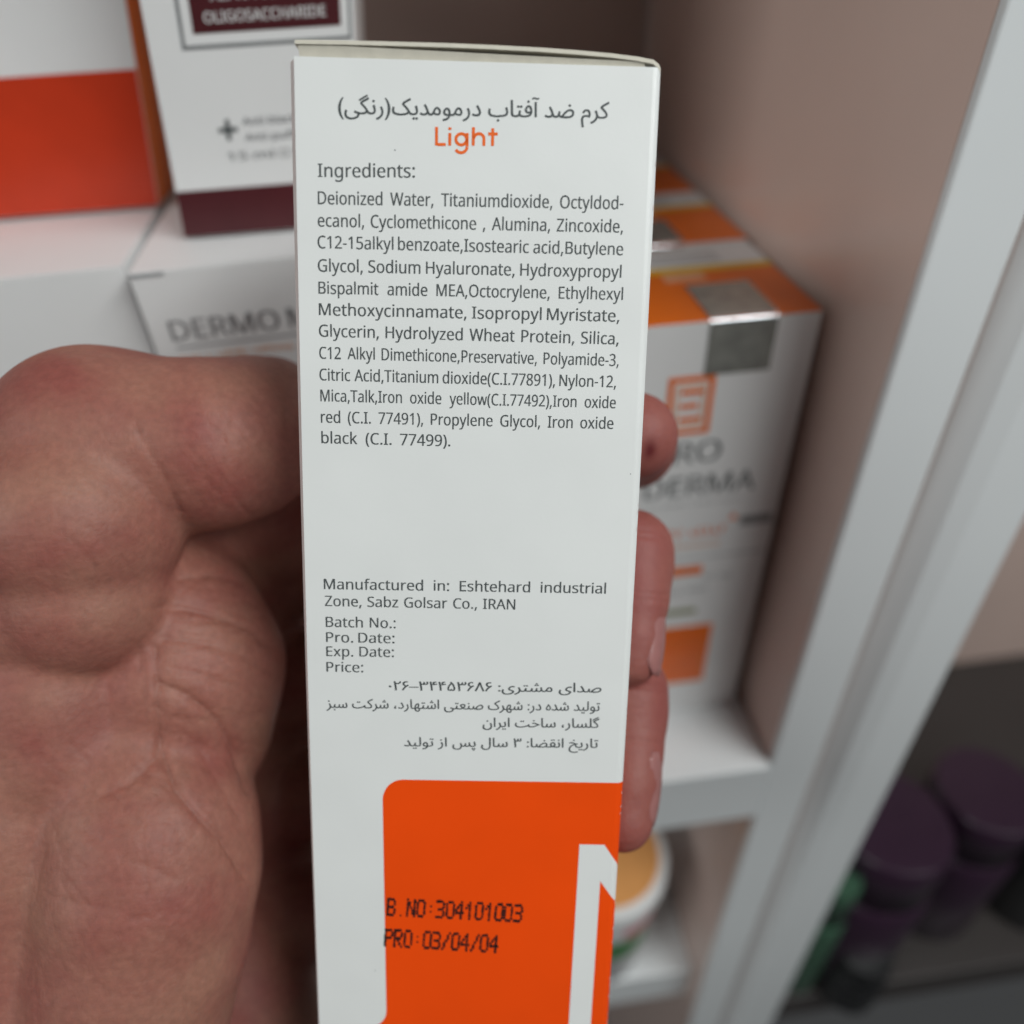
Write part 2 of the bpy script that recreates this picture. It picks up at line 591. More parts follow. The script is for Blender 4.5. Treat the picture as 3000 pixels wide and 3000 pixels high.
ING = [
    ('Ingredients:', 2.76, 15.13, 14.11, 13.83, None, 0, 1.66),
    ('Deionized Water, Titaniumdioxide, Octyldod-', 2.72, 41.99, 17.38, 16.97, 'Deionized', 8.27, 1.58),
    ('ecanol, Cyclomethicone , Alumina, Zincoxide,', 2.66, 42.06, 20.13, 19.85, 'ecanol,', 5.95, 1.58),
    ('C12-15alkyl benzoate,Isostearic acid,Butylene', 2.6, 42.21, 22.82, 22.66, 'C12-15alkyl', 9.79, 1.58),
    ('Glycol, Sodium Hyaluronate, Hydroxypropyl', 2.58, 42.11, 25.74, 25.51, 'Glycol,', 5.82, 1.58),
    ('Bispalmit amide MEA,Octocrylene, Ethylhexyl', 2.61, 42.45, 28.55, 28.33, 'Bispalmit', 7.81, 1.58),
    ('Methoxycinnamate, Isopropyl Myristate,', 2.62, 42.11, 31.3, 31.13, 'Methoxycinnamate,', 19.35, 1.58),
    ('Glycerin, Hydrolyzed Wheat Protein, Silica,', 2.58, 42.14, 34.05, 34.09, 'Glycerin,', 7.87, 1.58),
    ('C12 Alkyl Dimethicone,Preservative, Polyamide-3,', 2.57, 42.28, 36.93, 36.92, 'Polyamide-3,', 10.00, 1.58),
    ('Citric Acid,Titanium dioxide(C.I.77891), Nylon-12,', 2.55, 42.05, 39.79, 39.78, 'Nylon-12,', 7.57, 1.58),
    ('Mica,Talk,Iron oxide yellow(C.I.77492),Iron oxide', 2.62, 42.14, 42.58, 42.56, 'Mica,Talk,Iron', 10.87, 1.58),
    ('red (C.I. 77491), Propylene Glycol, Iron oxide', 2.63, 41.95, 45.45, 45.36, 'Propylene', 8.31, 1.58),
    ('black (C.I. 77499).', 2.64, 20.01, 48.25, 48.27, 'black', 4.82, 1.58),
    ('Manufactured in: Eshtehard industrial', 2.58, 41.99, 68.94, 68.72, 'Manufactured', 13.83, 1.53),
    ('Zone, Sabz Golsar Co., IRAN', 2.67, 29.35, 71.44, 71.39, 'IRAN', 4.53, 1.53),
    ('Batch No.:', 2.73, 12.55, 74.55, 74.54, 'Batch', 5.21, 1.53),
    ('Pro. Date:', 2.73, 12.39, 76.85, 76.82, 'Date:', 5.11, 1.53),
    ('Exp. Date:', 2.71, 12.29, 78.99, 78.91, 'Date:', 4.89, 1.53),
    ('Price:', 2.68, 7.91, 81.37, 81.34, None, 0, 1.53)]
for t_, u0, u1, v0, v1, rf, rw, cp in ING:
    box_line(t_, u0, u1, v0, v1, rf, rw, cp, 'ink')
def arc(cx, cy, r, a0, a1, n_=14):
    return [(cx + r * math.cos(math.radians(a0 + (a1 - a0) * k / n_)), cy + r * math.sin(math.radians(a0 + (a1 - a0) * k / n_))) for k in range(n_ + 1)]


def stroke_mesh(lines, t):
    V, F = [], []
    for pl in lines:
        k0 = len(V)
        for i, p in enumerate(pl):
            a, b_ = pl[max(i - 1, 0)], pl[min(i + 1, len(pl) - 1)]
            d = math.dist(a, b_) or 1
            nx, ny = -(b_[1] - a[1]) / d * t / 2, (b_[0] - a[0]) / d * t / 2
            V += [(p[0] + nx, p[1] + ny), (p[0] - nx, p[1] - ny)]
        for i in range(len(pl) - 1):
            k = k0 + 2 * i
            F.append((k, k + 1, k + 3, k + 2))
    return V, F


LW = [[(0.14, 0), (0.14, 2.2)], [(0.28, 0.13), (1.25, 0.13)], [(1.75, 0), (1.75, 1.5)], [(1.75, 1.86), (1.75, 2.16)],
      arc(3.15, 0.76, 0.66, 0, 360, 26), [(3.86, 1.5), (3.86, -0.1)] , arc(3.13, -0.1, 0.73, -4, -150), [(4.6, 0), (4.6, 2.2)],
      arc(5.28, 0.82, 0.62, 172, 0) + [(5.9, 0)], [(6.95, 0), (6.95, 2.1)], [(6.4, 1.42), (6.8, 1.42)], [(7.1, 1.42), (7.55, 1.42)]]
V, F = stroke_mesh([[(17.72 + x * 1.045, y) for x, y in pl] for pl in LW], 0.37)
printed('text_line', V, F, lambda x, y: (x, 9.92 - 0.02 * (x - 17.8) - y), 'orange_txt')
PER = [('کرم ضد آفتاب درمومدیک(رنگی)', 5.44, 39.67, 6.5, 6.15, 1.18),
       ('صدای مشتری: ۰۲۶–۳۴۴۵۳۶۸۶', 11.5, 42.07, 84.04, 83.75, 1.0),
       ('تولید شده در: شهرک صنعتی اشتهارد، شرکت سبز', 2.52, 41.97, 86.95, 86.65, 1.0),
       ('گلسار، ساخت ایران', 25.08, 42.02, 89.5, 89.3, 1.0),
       ('تاریخ انقضا: ۳ سال پس از تولید', 13.7, 41.98, 92.8, 92.5, 1.0)]
AL = np.ptp(scan_glyphs(chr(0xFE8D))[0][:, 1])
for t_, u0, u1, v0, v1, k in PER:
    g, F = scan_glyphs(persian(t_))
    x0, x1 = g[:, 0].min(), g[:, 0].max()
    sy = (2.0 if k > 1.1 else 1.5) / AL
    V = np.stack([u0 + (g[:, 0] - x0) / (x1 - x0) * (u1 - u0), g[:, 1] * sy], 1)
    printed('text_line', V, F, lambda x, y: (x, v0 + (v1 - v0) * (x - u0) / (u1 - u0) - y), 'ink')

# orange block: rounded top left corner, running over the right fold, widening again at the foot
pts = []
for k in range(13):
    a = math.pi / 2 * k / 12
    pts.append((10.5 + 3.0 * (1 - math.cos(a)), 98.2 + 3.4 * (1 - math.sin(a))))
pts += [(46.0, 98.1), (46.0, BL), (0.02, BL), (0.02, 141.6), (7.3, 141.6)]
for k in range(1, 9):
    a = math.pi / 2 * k / 8
    pts.append((7.3 + 3.4 * math.sin(a), 141.6 - 3.2 * (1 - math.cos(a))))
pts = pts[::-1]


def poly_print(name, pts, material, w, parent=front, dense=True):
    """flat print cut out as a polygon, filled by triangles that follow the card"""
    bm = bmesh.new()
    vs = [bm.verts.new((p[0], p[1], 0)) for p in pts]
    bm.faces.new(vs)
    for q in FOLD:
        bmesh.ops.bisect_plane(bm, geom=bm.verts[:] + bm.edges[:] + bm.faces[:], plane_co=(q, 0, 0), plane_no=(1, 0, 0))
    bmesh.ops.triangulate(bm, faces=bm.faces[:])
    bm.verts.index_update()
    V = [boxp(v_.co.x, v_.co.y, w) for v_ in bm.verts]
    F = [tuple(v_.index for v_ in f_.verts) for f_ in bm.faces]
    bm.free()
    return mk(name, V, F, material, parent)


def densify(pts, step=3.0):
    out = []
    for a, b_ in zip(pts, pts[1:] + pts[:1]):
        n = max(1, int(math.dist(a, b_) / step))
        out += [(a[0] + (b_[0] - a[0]) * k / n, a[1] + (b_[1] - a[1]) * k / n) for k in range(n)]
    return out


poly_print('orange_block', densify(pts), 'orange', -0.02)
poly_print('white_letter', densify([(39.99, 108.4), (43.75, 108.4), (45.75, 111.5), (45.98, 112.2), (45.98, 118.3), (43.42, 114.6), (43.15, BL), (39.6, BL)][::-1]), 'card', -0.045)
slab_v = [boxp(*p) for p in [(46.01, 98.1, 0.3), (46.01, BL, 0.3), (46.01, BL, BD), (46.01, 98.1, BD)]]
mk('orange_side_print', [p + CR @ (BR[:, 0] * 0.05) for p in slab_v], [(0, 3, 2, 1)], 'orange', front)

# ink-jet batch code made of dots
DOT = {'B': '11110 10001 10001 11110 10001 10001 11110', 'N': '10001 11001 11001 10101 10011 10011 10001', 'O': '01110 10001 10001 10001 10001 10001 01110',
       'P': '11110 10001 10001 11110 10000 10000 10000', 'R': '11110 10001 10001 11110 10100 10010 10001', '0': '01110 10001 10001 10001 10001 10001 01110',
       '1': '00100 01100 10100 00100 00100 00100 00100', '3': '11110 00001 00001 01110 00001 00001 11110', '4': '00010 00110 01010 10010 11111 00010 00010',
       '.': '00000 00000 00000 00000 00000 00000 00100', ':': '00000 00000 00100 00000 00100 00000 00000', '/': '00001 00010 00010 00100 01000 01000 10000'}


def inkjet(text, u0, u1, vt0, vt1, h):
    V, F = [], []
    pitch = (u1 - u0) / (len(text) - 0.2)
    for i, ch in enumerate(text):
        faint = ch in '.:'
        jx = random.uniform(-0.06, 0.06)
        for r, row in enumerate(DOT[ch].split(' ')):
            for c_, b_ in enumerate(row):
                if b_ != '1':
                    continue
                u = u0 + pitch * i + jx + c_ / 4 * pitch * 0.70 + (6 - r) * 0.03
                v = vt0 + (vt1 - vt0) * (u - u0) / (u1 - u0) + r / 6 * h
                u += random.uniform(-0.03, 0.03)
                v += random.uniform(-0.05, 0.05)
                rad = (0.17 if faint else 0.235) * random.uniform(0.85, 1.12)
                k = len(V)
                V += [(u + rad * 0.85 * math.cos(a * math.pi / 4), v + rad * 1.15 * math.sin(a * math.pi / 4)) for a in range(8)]
                F.append(tuple(k + a for a in range(7, -1, -1)))
                if random.random() < 0.22:      # spatter beside the dot
                    du, dv, rs = random.uniform(-0.3, 0.3), random.uniform(-0.3, 0.35), random.uniform(0.03, 0.08)
                    k = len(V)
                    V += [(u + du + rs * math.cos(a * math.pi / 4), v + dv + rs * math.sin(a * math.pi / 4)) for a in range(8)]
                    F.append(tuple(k + a for a in range(7, -1, -1)))
    mk('batch_code', [boxp(x, y, -0.07) for x, y in V], F, 'inkjet', front)


inkjet('B.NO:304101003', 11.05, 31.7, 118.25, 119.05, 2.75)
inkjet('PRO:03/04/04', 10.55, 28.1, 123.65, 124.5, 2.8)
V, F = [], []
for k in range(26):
    v0 = random.choice([random.uniform(99, 150), random.uniform(2, 150)])
    ln, uw = random.uniform(0.15, 0.7), random.uniform(0.04, 0.14)
    i0 = len(V)
    V += [boxp(45.98 - uw * random.uniform(0.3, 1), v0, -0.06), boxp(45.98, v0 - ln * 0.3, -0.06), boxp(45.98, v0 + ln, -0.06), boxp(45.98 - uw, v0 + ln * 0.7, -0.06)]
    F.append((i0 + 3, i0 + 2, i0 + 1, i0))
tag(mk('edge_wear', V, F, 'card_edge', front), kind='stuff')
# specks and a small scuff on the card
for su, sv in [(12.6, 10.6), (44.6, 51.5), (20.0, 6.3), (9.0, 131.0)]:
    a = random.uniform(0.05, 0.09)
    mk('speck', [boxp(su + a * math.cos(t * 1.05), sv + a * math.sin(t * 1.05), -0.03) for t in range(6)], [(5, 4, 3, 2, 1, 0)], 'ink', front)

# ------------------------------------------------------------------ the hand behind the carton
def hp(px, py, z):
    return np.array([(px - CEN) / FOC * z, (py - CEN) / FOC * z, z])


def build_hand():
    h = 0.8
    lo = np.array([-118.0, -32.0, 84.0])
    hi = np.array([36.0, 112.0, 182.0])
    n = np.ceil((hi - lo) / h).astype(int) + 1
    D = np.full(n, 30.0, np.float32)
    ax = [lo[i] + h * np.arange(n[i]) for i in range(3)]

    def add(a, b, ra, rb, k, sq=(1, 1, 1)):
        nonlocal D
        a, b = np.array(a, float), np.array(b, float)
        mlo = np.minimum(a - ra, b - rb) - 9
        mhi = np.maximum(a + ra, b + rb) + 9
        i0 = np.clip(((mlo - lo) / h).astype(int), 0, n - 1)
        i1 = np.clip(((mhi - lo) / h).astype(int) + 2, 1, n)
        if np.any(i1 <= i0):
            return
        sl = tuple(slice(i0[i], i1[i]) for i in range(3))
        X, Y, Z = np.meshgrid(*[ax[i][sl[i]] for i in range(3)], indexing='ij')
        ab = b - a
        L2 = max(float(ab @ ab), 1e-6)
        t = np.clip(((X - a[0]) * ab[0] + (Y - a[1]) * ab[1] + (Z - a[2]) * ab[2]) / L2, 0, 1)
        d = np.sqrt((X - a[0] - t * ab[0]) ** 2 + (Y - a[1] - t * ab[1]) ** 2 + (Z - a[2] - t * ab[2]) ** 2) - (ra + (rb - ra) * t)
        o = D[sl]
        hh = np.maximum(k - np.abs(o - d), 0) / k
        D[sl] = np.minimum(o, d) - hh * hh * k * 0.25

    def chain(pts, k):
        """pts: (px, py, depth, radius mm)"""
        for p, q in zip(pts, pts[1:]):
            add(hp(*p[:3]), hp(*q[:3]), p[3], q[3], k)

    # back of the palm, deep behind the carton
    chain([(330, 960, 142, 16), (400, 1120, 154, 13), (390, 1320, 157, 13), (390, 1520, 157, 13), (390, 1760, 155, 13), (380, 2000, 152, 14)], 8)
    chain([(330, 950, 142, 14), (470, 930, 144, 11), (540, 1000, 152, 11)], 5)
    chain([(110, 1090, 140, 18), (180, 1400, 142, 22), (160, 1900, 140, 24)], 10)
    chain([(450, 1000, 170, 17), (480, 1300, 172, 17), (480, 1600, 172, 17), (470, 1990, 168, 17)], 6)
    chain([(460, 1790, 150, 9), (470, 1990, 146, 9.5)], 6)
    chain([(500, 1860, 152, 10), (530, 2080, 150, 12)], 5)
    # heel and ball of the thumb
    chain([(20, 1110, 130, 16), (20, 1250, 129, 20), (40, 1500, 128, 22), (20, 1850, 128, 24)], 10)
    chain([(320, 1170, 130, 15.0), (338, 1260, 130, 17.0), (332, 1370, 132, 16.6)], 4)
    chain([(235, 1430, 124, 14.5), (288, 1570, 121, 16.2), (284, 1650, 120.5, 16.8), (268, 1770, 121, 16.6), (220, 1950, 122, 17.5)], 2.0)
    # thumb: root, joint, then the tip bending back along the carton's side
    chain([(60, 975, 129, 15), (190, 850, 120, 15.6), (400, 838, 121, 13.3)], 5)
    chain([(400, 838, 121, 13.3), (458, 828, 124, 12.3), (490, 806, 129, 11.5), (510, 776, 138, 10.2)], 3)
    # two folds of flesh pushed up at the root of the thumb
    chain([(40, 1010, 122, 15), (146, 985, 114.5, 15.5)], 1.4)
    chain([(10, 1150, 123, 17), (158, 1124, 115.5, 12.8)], 1.0)
    chain([(50, 1260, 125, 17), (112, 1300, 121, 15.0), (125, 1390, 121, 14.6)], 1.5)
    chain([(380, 900, 156, 14), (520, 885, 160, 12)], 5)  # hidden web of flesh, added to block light from the gap below
    # fingers running behind the carton, tips curled round its right side
    chain([(400, 1130, 162, 11), (800, 985, 156, 8.6), (1080, 885, 153, 8.2), (1192, 840, 141, 7.8), (1196, 822, 129, 7.6)], 2.5)
    chain([(400, 1330, 163, 11), (850, 1205, 160, 8.8), (1090, 1110, 156, 8.3), (1190, 1062, 142, 7.8)], 2.5)
    chain([(1190, 1062, 142, 7.8), (1190, 1040, 131, 7.2), (1190, 1078, 130, 7.1), (1196, 1130, 127, 5.7), (1192, 1200, 125, 4.9), (1190, 1243, 124, 4.5)], 1.6)
    chain([(400, 1530, 163, 11), (850, 1450, 163, 8.6), (1080, 1380, 158, 8.0), (1182, 1335, 144, 7.4)], 2.5)
    chain([(1182, 1335, 144, 7.4), (1184, 1300, 132, 6.8), (1184, 1350, 131, 6.8), (1186, 1415, 128, 5.7), (1180, 1470, 126, 5.6), (1173, 1545, 124, 5.3)], 1.6)
    chain([(400, 1730, 155, 10), (850, 1700, 167, 7.4), (1020, 1660, 165, 7.0), (1060, 1655, 160, 6.5)], 2.5)

    # the flesh gives way to the carton
    X, Y, Z = np.meshgrid(*ax, indexing='ij')
    q = [(X - BT[0]) * BR[0, j] + (Y - BT[1]) * BR[1, j] + (Z - BT[2]) * BR[2, j] for j in range(3)]
    bw = 0.36 * np.sin(np.pi * np.clip(q[1] / 146.0, 0, 1))
    box = np.maximum.reduce([-0.9 - bw - q[0], q[0] - BW - bw - 0.1, -q[2], q[2] - BD - 0.15, -2.2 - q[1], q[1] - BL])
    D = np.maximum(D, -box).astype(np.float32)
    D[0], D[-1], D[:, 0], D[:, -1], D[:, :, 0], D[:, :, -1] = 1, 1, 1, 1, 1, 1

    # surface nets
    ins = D < 0
    c = [ins[i:n[0] - 1 + i, j:n[1] - 1 + j, k:n[2] - 1 + k] for i in (0, 1) for j in (0, 1) for k in (0, 1)]
    cnt = sum(x.astype(np.int8) for x in c)
    act = (cnt > 0) & (cnt < 8)
    cells = np.argwhere(act)
    idx = np.full(act.shape, -1, np.int64)
    idx[act] = np.arange(len(cells))
    pos = np.zeros((len(cells), 3))
    num = np.zeros(len(cells))
    cor = [(i, j, k) for i in (0, 1) for j in (0, 1) for k in (0, 1)]
    for a in range(8):
        for b in range(a + 1, 8):
            if sum(abs(cor[a][t] - cor[b][t]) for t in range(3)) != 1:
                continue
            pa, pb = cells + cor[a], cells + cor[b]
            da, db = D[tuple(pa.T)], D[tuple(pb.T)]
            cr = (da < 0) != (db < 0)
            t = np.where(cr, da / np.where(cr, da - db, 1), 0)
            pos += np.where(cr[:, None], pa + t[:, None] * (pb - pa), 0)
            num += cr
    pos = lo + h * pos / num[:, None]
    quads = []
    for axis in range(3):
        e = [0, 0, 0]
        e[axis] = 1
        A = ins[:n[0] - e[0], :n[1] - e[1], :n[2] - e[2]]
        B = ins[e[0]:, e[1]:, e[2]:]
        pts_ = np.argwhere(A != B)
        o1, o2 = [(1, 2), (2, 0), (0, 1)][axis]
        ok = (pts_[:, o1] > 0) & (pts_[:, o2] > 0)
        for t in range(3):
            ok &= pts_[:, t] < n[t] - 1
        pts_ = pts_[ok]
        d1, d2 = np.zeros(3, int), np.zeros(3, int)
        d1[o1] = 1
        d2[o2] = 1
        qd = np.stack([idx[tuple((pts_ - d1 - d2).T)], idx[tuple((pts_ - d2).T)], idx[tuple(pts_.T)], idx[tuple((pts_ - d1).T)]], 1)
        fl = ~A[tuple(pts_.T)]
        qd[fl] = qd[fl][:, ::-1]
        quads.append(qd)
    quads = np.vstack(quads)
    # relax, then press the creases in
    e = np.vstack([quads[:, [0, 1]], quads[:, [1, 2]], quads[:, [2, 3]], quads[:, [3, 0]]])
    for it in range(3):
        s = np.zeros_like(pos)
        w = np.zeros(len(pos))
        np.add.at(s, e[:, 0], pos[e[:, 1]])
        np.add.at(w, e[:, 0], 1)
        pos = pos * 0.5 + 0.5 * s / np.maximum(w, 1)[:, None]
    # one subdivision, so that fine lines can be pressed in
    me = bpy.data.meshes.new('tmp')
    me.from_pydata((pos * MM).tolist(), [], quads.tolist())
    o = bpy.data.objects.new('tmp', me)
    COL.objects.link(o)
    o.modifiers.new('s', 'SUBSURF').levels = 1
    m2 = bpy.data.meshes.new_from_object(o.evaluated_get(bpy.context.evaluated_depsgraph_get()))
    pos = np.empty(len(m2.vertices) * 3)
    m2.vertices.foreach_get('co', pos)
    pos = pos.reshape(-1, 3) / MM
    vn = np.empty(len(m2.vertices) * 3)
    m2.vertex_normals.foreach_get('vector', vn)
    vn = vn.reshape(-1, 3)
    quads = np.empty(len(m2.loops), np.int64)
    m2.loops.foreach_get('vertex_index', quads)
    quads = quads.reshape(-1, 4)
    bpy.data.objects.remove(o)
    bpy.data.meshes.remove(m2)
    if ((vn * (pos - pos.mean(0))).sum(1)).mean() < 0:
        vn = -vn
    sx = CEN + FOC * pos[:, 0] / pos[:, 2]
    sy = CEN + FOC * pos[:, 1] / pos[:, 2]
    face = np.clip(-(vn * pos).sum(1) / np.linalg.norm(pos, axis=1), 0, 1)
    face = np.clip(face * 2, 0, 1) * (pos[:, 2] < 138)
    disp = np.zeros(len(pos))
    front_ = np.flatnonzero(face > 0)
    sxf, syf = sx[front_], sy[front_]

    def crease(pl, width, depth):
        pl = np.array(pl, float)
        m_ = 4 * width
        near_ = front_[(sxf > pl[:, 0].min() - m_) & (sxf < pl[:, 0].max() + m_) & (syf > pl[:, 1].min() - m_) & (syf < pl[:, 1].max() + m_)]
        if not len(near_):
            return
        x, y = sx[near_], sy[near_]
        dm = np.full(len(near_), 1e9)
        for a, b in zip(pl, pl[1:]):
            ab = b - a
            t = np.clip(((x - a[0]) * ab[0] + (y - a[1]) * ab[1]) / (ab @ ab), 0, 1)
            dm = np.minimum(dm, np.hypot(x - a[0] - t * ab[0], y - a[1] - t * ab[1]))
        disp[near_] -= depth * (0.4 * np.exp(-(dm / (1.7 * width)) ** 2) + 0.35 * np.exp(-(dm / (0.6 * width)) ** 2))
    crease([(293, 1222), (297, 1330), (300, 1390), (331, 1490), (379, 1545), (420, 1586), (462, 1650)], 7, 0.75)
    crease([(190, 1500), (250, 1475), (295, 1430), (302, 1392)], 8, 0.5)
    crease([(335, 1092), (395, 1084), (455, 1096)], 9, 0.55)
    crease([(300, 1148), (350, 1150), (405, 1160), (470, 1184), (505, 1215)], 8, 0.7)
    crease([(310, 1205), (370, 1212), (450, 1232), (510, 1270)], 8, 0.4)
    crease([(320, 1262), (400, 1275), (490, 1320)], 8, 0.35)
    crease([(300, 1290), (360, 1315), (414, 1366), (445, 1425), (468, 1490)], 9, 0.9)
    crease([(330, 1370), (375, 1410), (410, 1470), (450, 1540)], 7, 0.3)
    crease([(410, 690), (425, 730), (428, 780), (418, 830)], 18, 0.4)
    crease([(262, 815), (293, 872), (320, 925), (341, 968)], 7, 0.5)
    crease([(262, 1215), (268, 1300), (275, 1380)], 8, 0.35)
    crease([(150, 1560), (240, 1620), (330, 1660)], 9, 0.2)
    crease([(120, 1700), (230, 1720), (340, 1790)], 9, 0.2)
    # joint wrinkles of the curled fingers
    for yy in (1000, 1012, 1118, 1130, 1292, 1304, 1398):
        crease([(1170, yy - 4), (1215, yy), (1275, yy + 6)], 4, 0.28)
    r2 = np.random.default_rng(3)

    def hair_lines(n_, xr, yr, mean, sd, lr, dr):
        for k in range(n_):
            x0, y0 = r2.uniform(*xr), r2.uniform(*yr)
            ang = r2.normal(mean, sd)
            ln = r2.uniform(*lr)
            c1 = r2.uniform(-0.1, 0.1) * ln
            crease([(x0, y0), (x0 + ln / 2 * math.cos(ang), y0 + ln / 2 * math.sin(ang) + c1), (x0 + ln * math.cos(ang), y0 + ln * math.sin(ang))], r2.uniform(3, 4.5), r2.uniform(*dr))
    hair_lines(55, (290, 470), (1060, 1400), 0.15, 0.25, (50, 150), (0.05, 0.20))
    hair_lines(70, (60, 420), (1400, 1900), 0.95, 0.5, (50, 150), (0.04, 0.15))
    hair_lines(60, (290, 510), (700, 940), 0.95, 0.2, (50, 130), (0.03, 0.10))
    hair_lines(30, (80, 300), (880, 1180), 0.7, 0.4, (40, 100), (0.03, 0.10))
    pos = pos + vn * (disp * face)[:, None]
    Wp = (CR @ pos.T).T + CO
    return Wp, quads


hv, hf = build_hand()
hand = mk('hand', hv, hf, 'skin', None, smooth=True)
tag(hand, 'bare hand gripping the sunscreen carton from behind, thumb along its edge', 'hand')


def nail(a, b, r, direction, half_ang):
    """curved plate lying on a finger from a to b (lens axes, mm), facing a direction"""
    a, b = np.array(a), np.array(b)
    ax_ = (b - a) / np.linalg.norm(b - a)
    d = np.array(direction, float)
    d -= ax_ * (d @ ax_)
    d /= np.linalg.norm(d)
    s = np.cross(ax_, d)
    V, F = [], []
    R_, C_ = 10, 10
    for lay in (0, 1):
        for i in range(R_ + 1):
            t = i / R_
            e = 1 - max(0, (t - 0.75) / 0.25) ** 2 * 0.45 - max(0, (0.2 - t) / 0.2) ** 2 * 0.25
            for j in range(C_ + 1):
                g = (j / C_ * 2 - 1) * half_ang * e
                rr = r - 0.35 * lay - 0.2 * (2 * t - 1) ** 2 - 0.75 * t ** 3 - 0.38 * (g / half_ang) ** 4
                p = a + (b - a) * t + rr * (d * math.cos(g) + s * math.sin(g))
                V.append(CO + CR @ p)
    n_ = (R_ + 1) * (C_ + 1)
    for i in range(R_):
        for j in range(C_):
            q = [i * (C_ + 1) + j, i * (C_ + 1) + j + 1, (i + 1) * (C_ + 1) + j + 1, (i + 1) * (C_ + 1) + j]
            F += [tuple(q), tuple(x + n_ for x in q[::-1])]
    rim = [j for j in range(C_ + 1)] + [i * (C_ + 1) + C_ for i in range(1, R_ + 1)] + [R_ * (C_ + 1) + j for j in range(C_ - 1, -1, -1)] + [i * (C_ + 1) for i in range(R_ - 1, 0, -1)]
    for x, y in zip(rim, rim[1:] + rim[:1]):
        F.append((y, x, x + n_, y + n_))
    mk('fingernail', V, F, 'nail', hand, smooth=True)


nail(hp(1195, 1140, 126.5), hp(1191, 1272, 123.8), 5.55, (0.95, 0.0, -0.3), 0.9)
nail(hp(1184, 1412, 127.5), hp(1176, 1550, 124.5), 6.1, (0.95, 0.0, -0.3), 0.85)
# small dark cut on the index fingertip, and the redder skin of the fingertips
lc = (hv - CO) @ CR
near = np.hypot(CEN + FOC * lc[:, 0] / lc[:, 2] - 1231, CEN + FOC * lc[:, 1] / lc[:, 2] - 856) < 9
spot = lc[near][np.argmin(lc[near][:, 2])]
at = hand.data.attributes.new('cut', 'FLOAT', 'POINT')
at.data.foreach_set('value', np.clip(1.1 * np.exp(-(np.linalg.norm((lc - spot) * (1.2, 0.8, 0.8), axis=1) / 1.35) ** 2), 0, 1).astype(np.float32))
at = hand.data.attributes.new('flush', 'FLOAT', 'POINT')
at.data.foreach_set('value', (0.55 * np.clip((lc[:, 0] - 8) / 12, 0, 1)).astype(np.float32))
TURN = True
# ------------------------------------------------------------------ cartons on the shelf
def carton(name, label, x0, x1, y0, y1, z0, z1, mats, group=None, shear=0.0, yaw=0.0):
    """folding carton of five card panels; mats: front, left, right, top"""
    root = thing(name, ((x0 + x1) / 2, (y0 + y1) / 2, z0), label, 'carton', group)
    cx, cy = (x0 + x1) / 2, y0
    ca, sa = math.cos(yaw), math.sin(yaw)

    def wp(p):
        x, y, z = p
        x = x + shear * (z - z0)
        dx, dy = x - cx, y - cy
        return (cx + ca * dx - sa * dy, cy + sa * dx + ca * dy, z)
    t = 0.45
    fr = slab('front_panel', x0, x1, y0, y0 + t, z0, z1 - t - 0.02, mats[0], root, 0.12, wp)
    slab('back_panel', x0, x1, y1 - t, y1, z0, z1 - t - 0.02, mats[0], root, 0.12, wp)
    lp = slab('left_panel', x0, x0 + t, y0 + t + 0.02, y1 - t - 0.02, z0, z1 - t - 0.02, mats[1], root, 0, wp)
    rp = slab('right_panel', x1 - t, x1, y0 + t + 0.02, y1 - t - 0.02, z0, z1 - t - 0.02, mats[2], root, 0, wp)
    tp = slab('lid', x0, x1, y0 + 0.05, y1, z1 - t, z1, mats[3], root, 0.2, wp)
    return root, fr, rp, tp, wp


def face_rect(name, xa, xb, za, zb, y, material, parent, wp, off=0.12):
    return slab(name, xa, xb, y - off, y - 0.02, za, zb, material, parent, 0, wp)


def face_text(text, xa, xb, z, cap, y, material, parent, wp, off=0.14):
    V, F = words_line(text, xa, xb, cap)
    return mk('text_line', [wp((p[0], y - off, z + p[1])) for p in V], F, material, parent)


def illegible(xa, xb, z, hgt, y, material, parent, wp, seed, off=0.13):
    """a line of print too small to read: a row of short uprights and bowls"""
    r = random.Random(seed)
    V, F, x = [], [], xa
    while x < xb - hgt * 0.3:
        w = hgt * r.uniform(0.25, 0.6)
        if r.random() > 0.12:
            for (a, b, c, d) in [(x, x + w * 0.35, z, z + hgt * r.choice([0.7, 1.0])), (x, x + w, z + hgt * r.choice([0, 0.5]), 0)]:
                if d == 0:
                    d = c + hgt * 0.22
                k = len(V)
                V += [wp((a, y - off, c)), wp((b, y - off, c)), wp((b, y - off, d)), wp((a, y - off, d))]
                F.append((k, k + 1, k + 2, k + 3))
                off += 0.00007
        x += w * 1.35
    return mk('small_print', V, F, material, parent)


# eye serum carton standing on top, upper left
root, fr, rp, tp, wp = carton('serum_carton', 'white and maroon serum carton standing on the white carton, black plus sign on its front',
                              -68.6, -27.2, 191, 237, 170.2, 285, ('card2', 'card2', 'card2', 'card2'), shear=0.122)


def ux(x, z):     # undo the lean to place print measured in place
    return x + 5.2 - 0.122 * (z - 170.2)


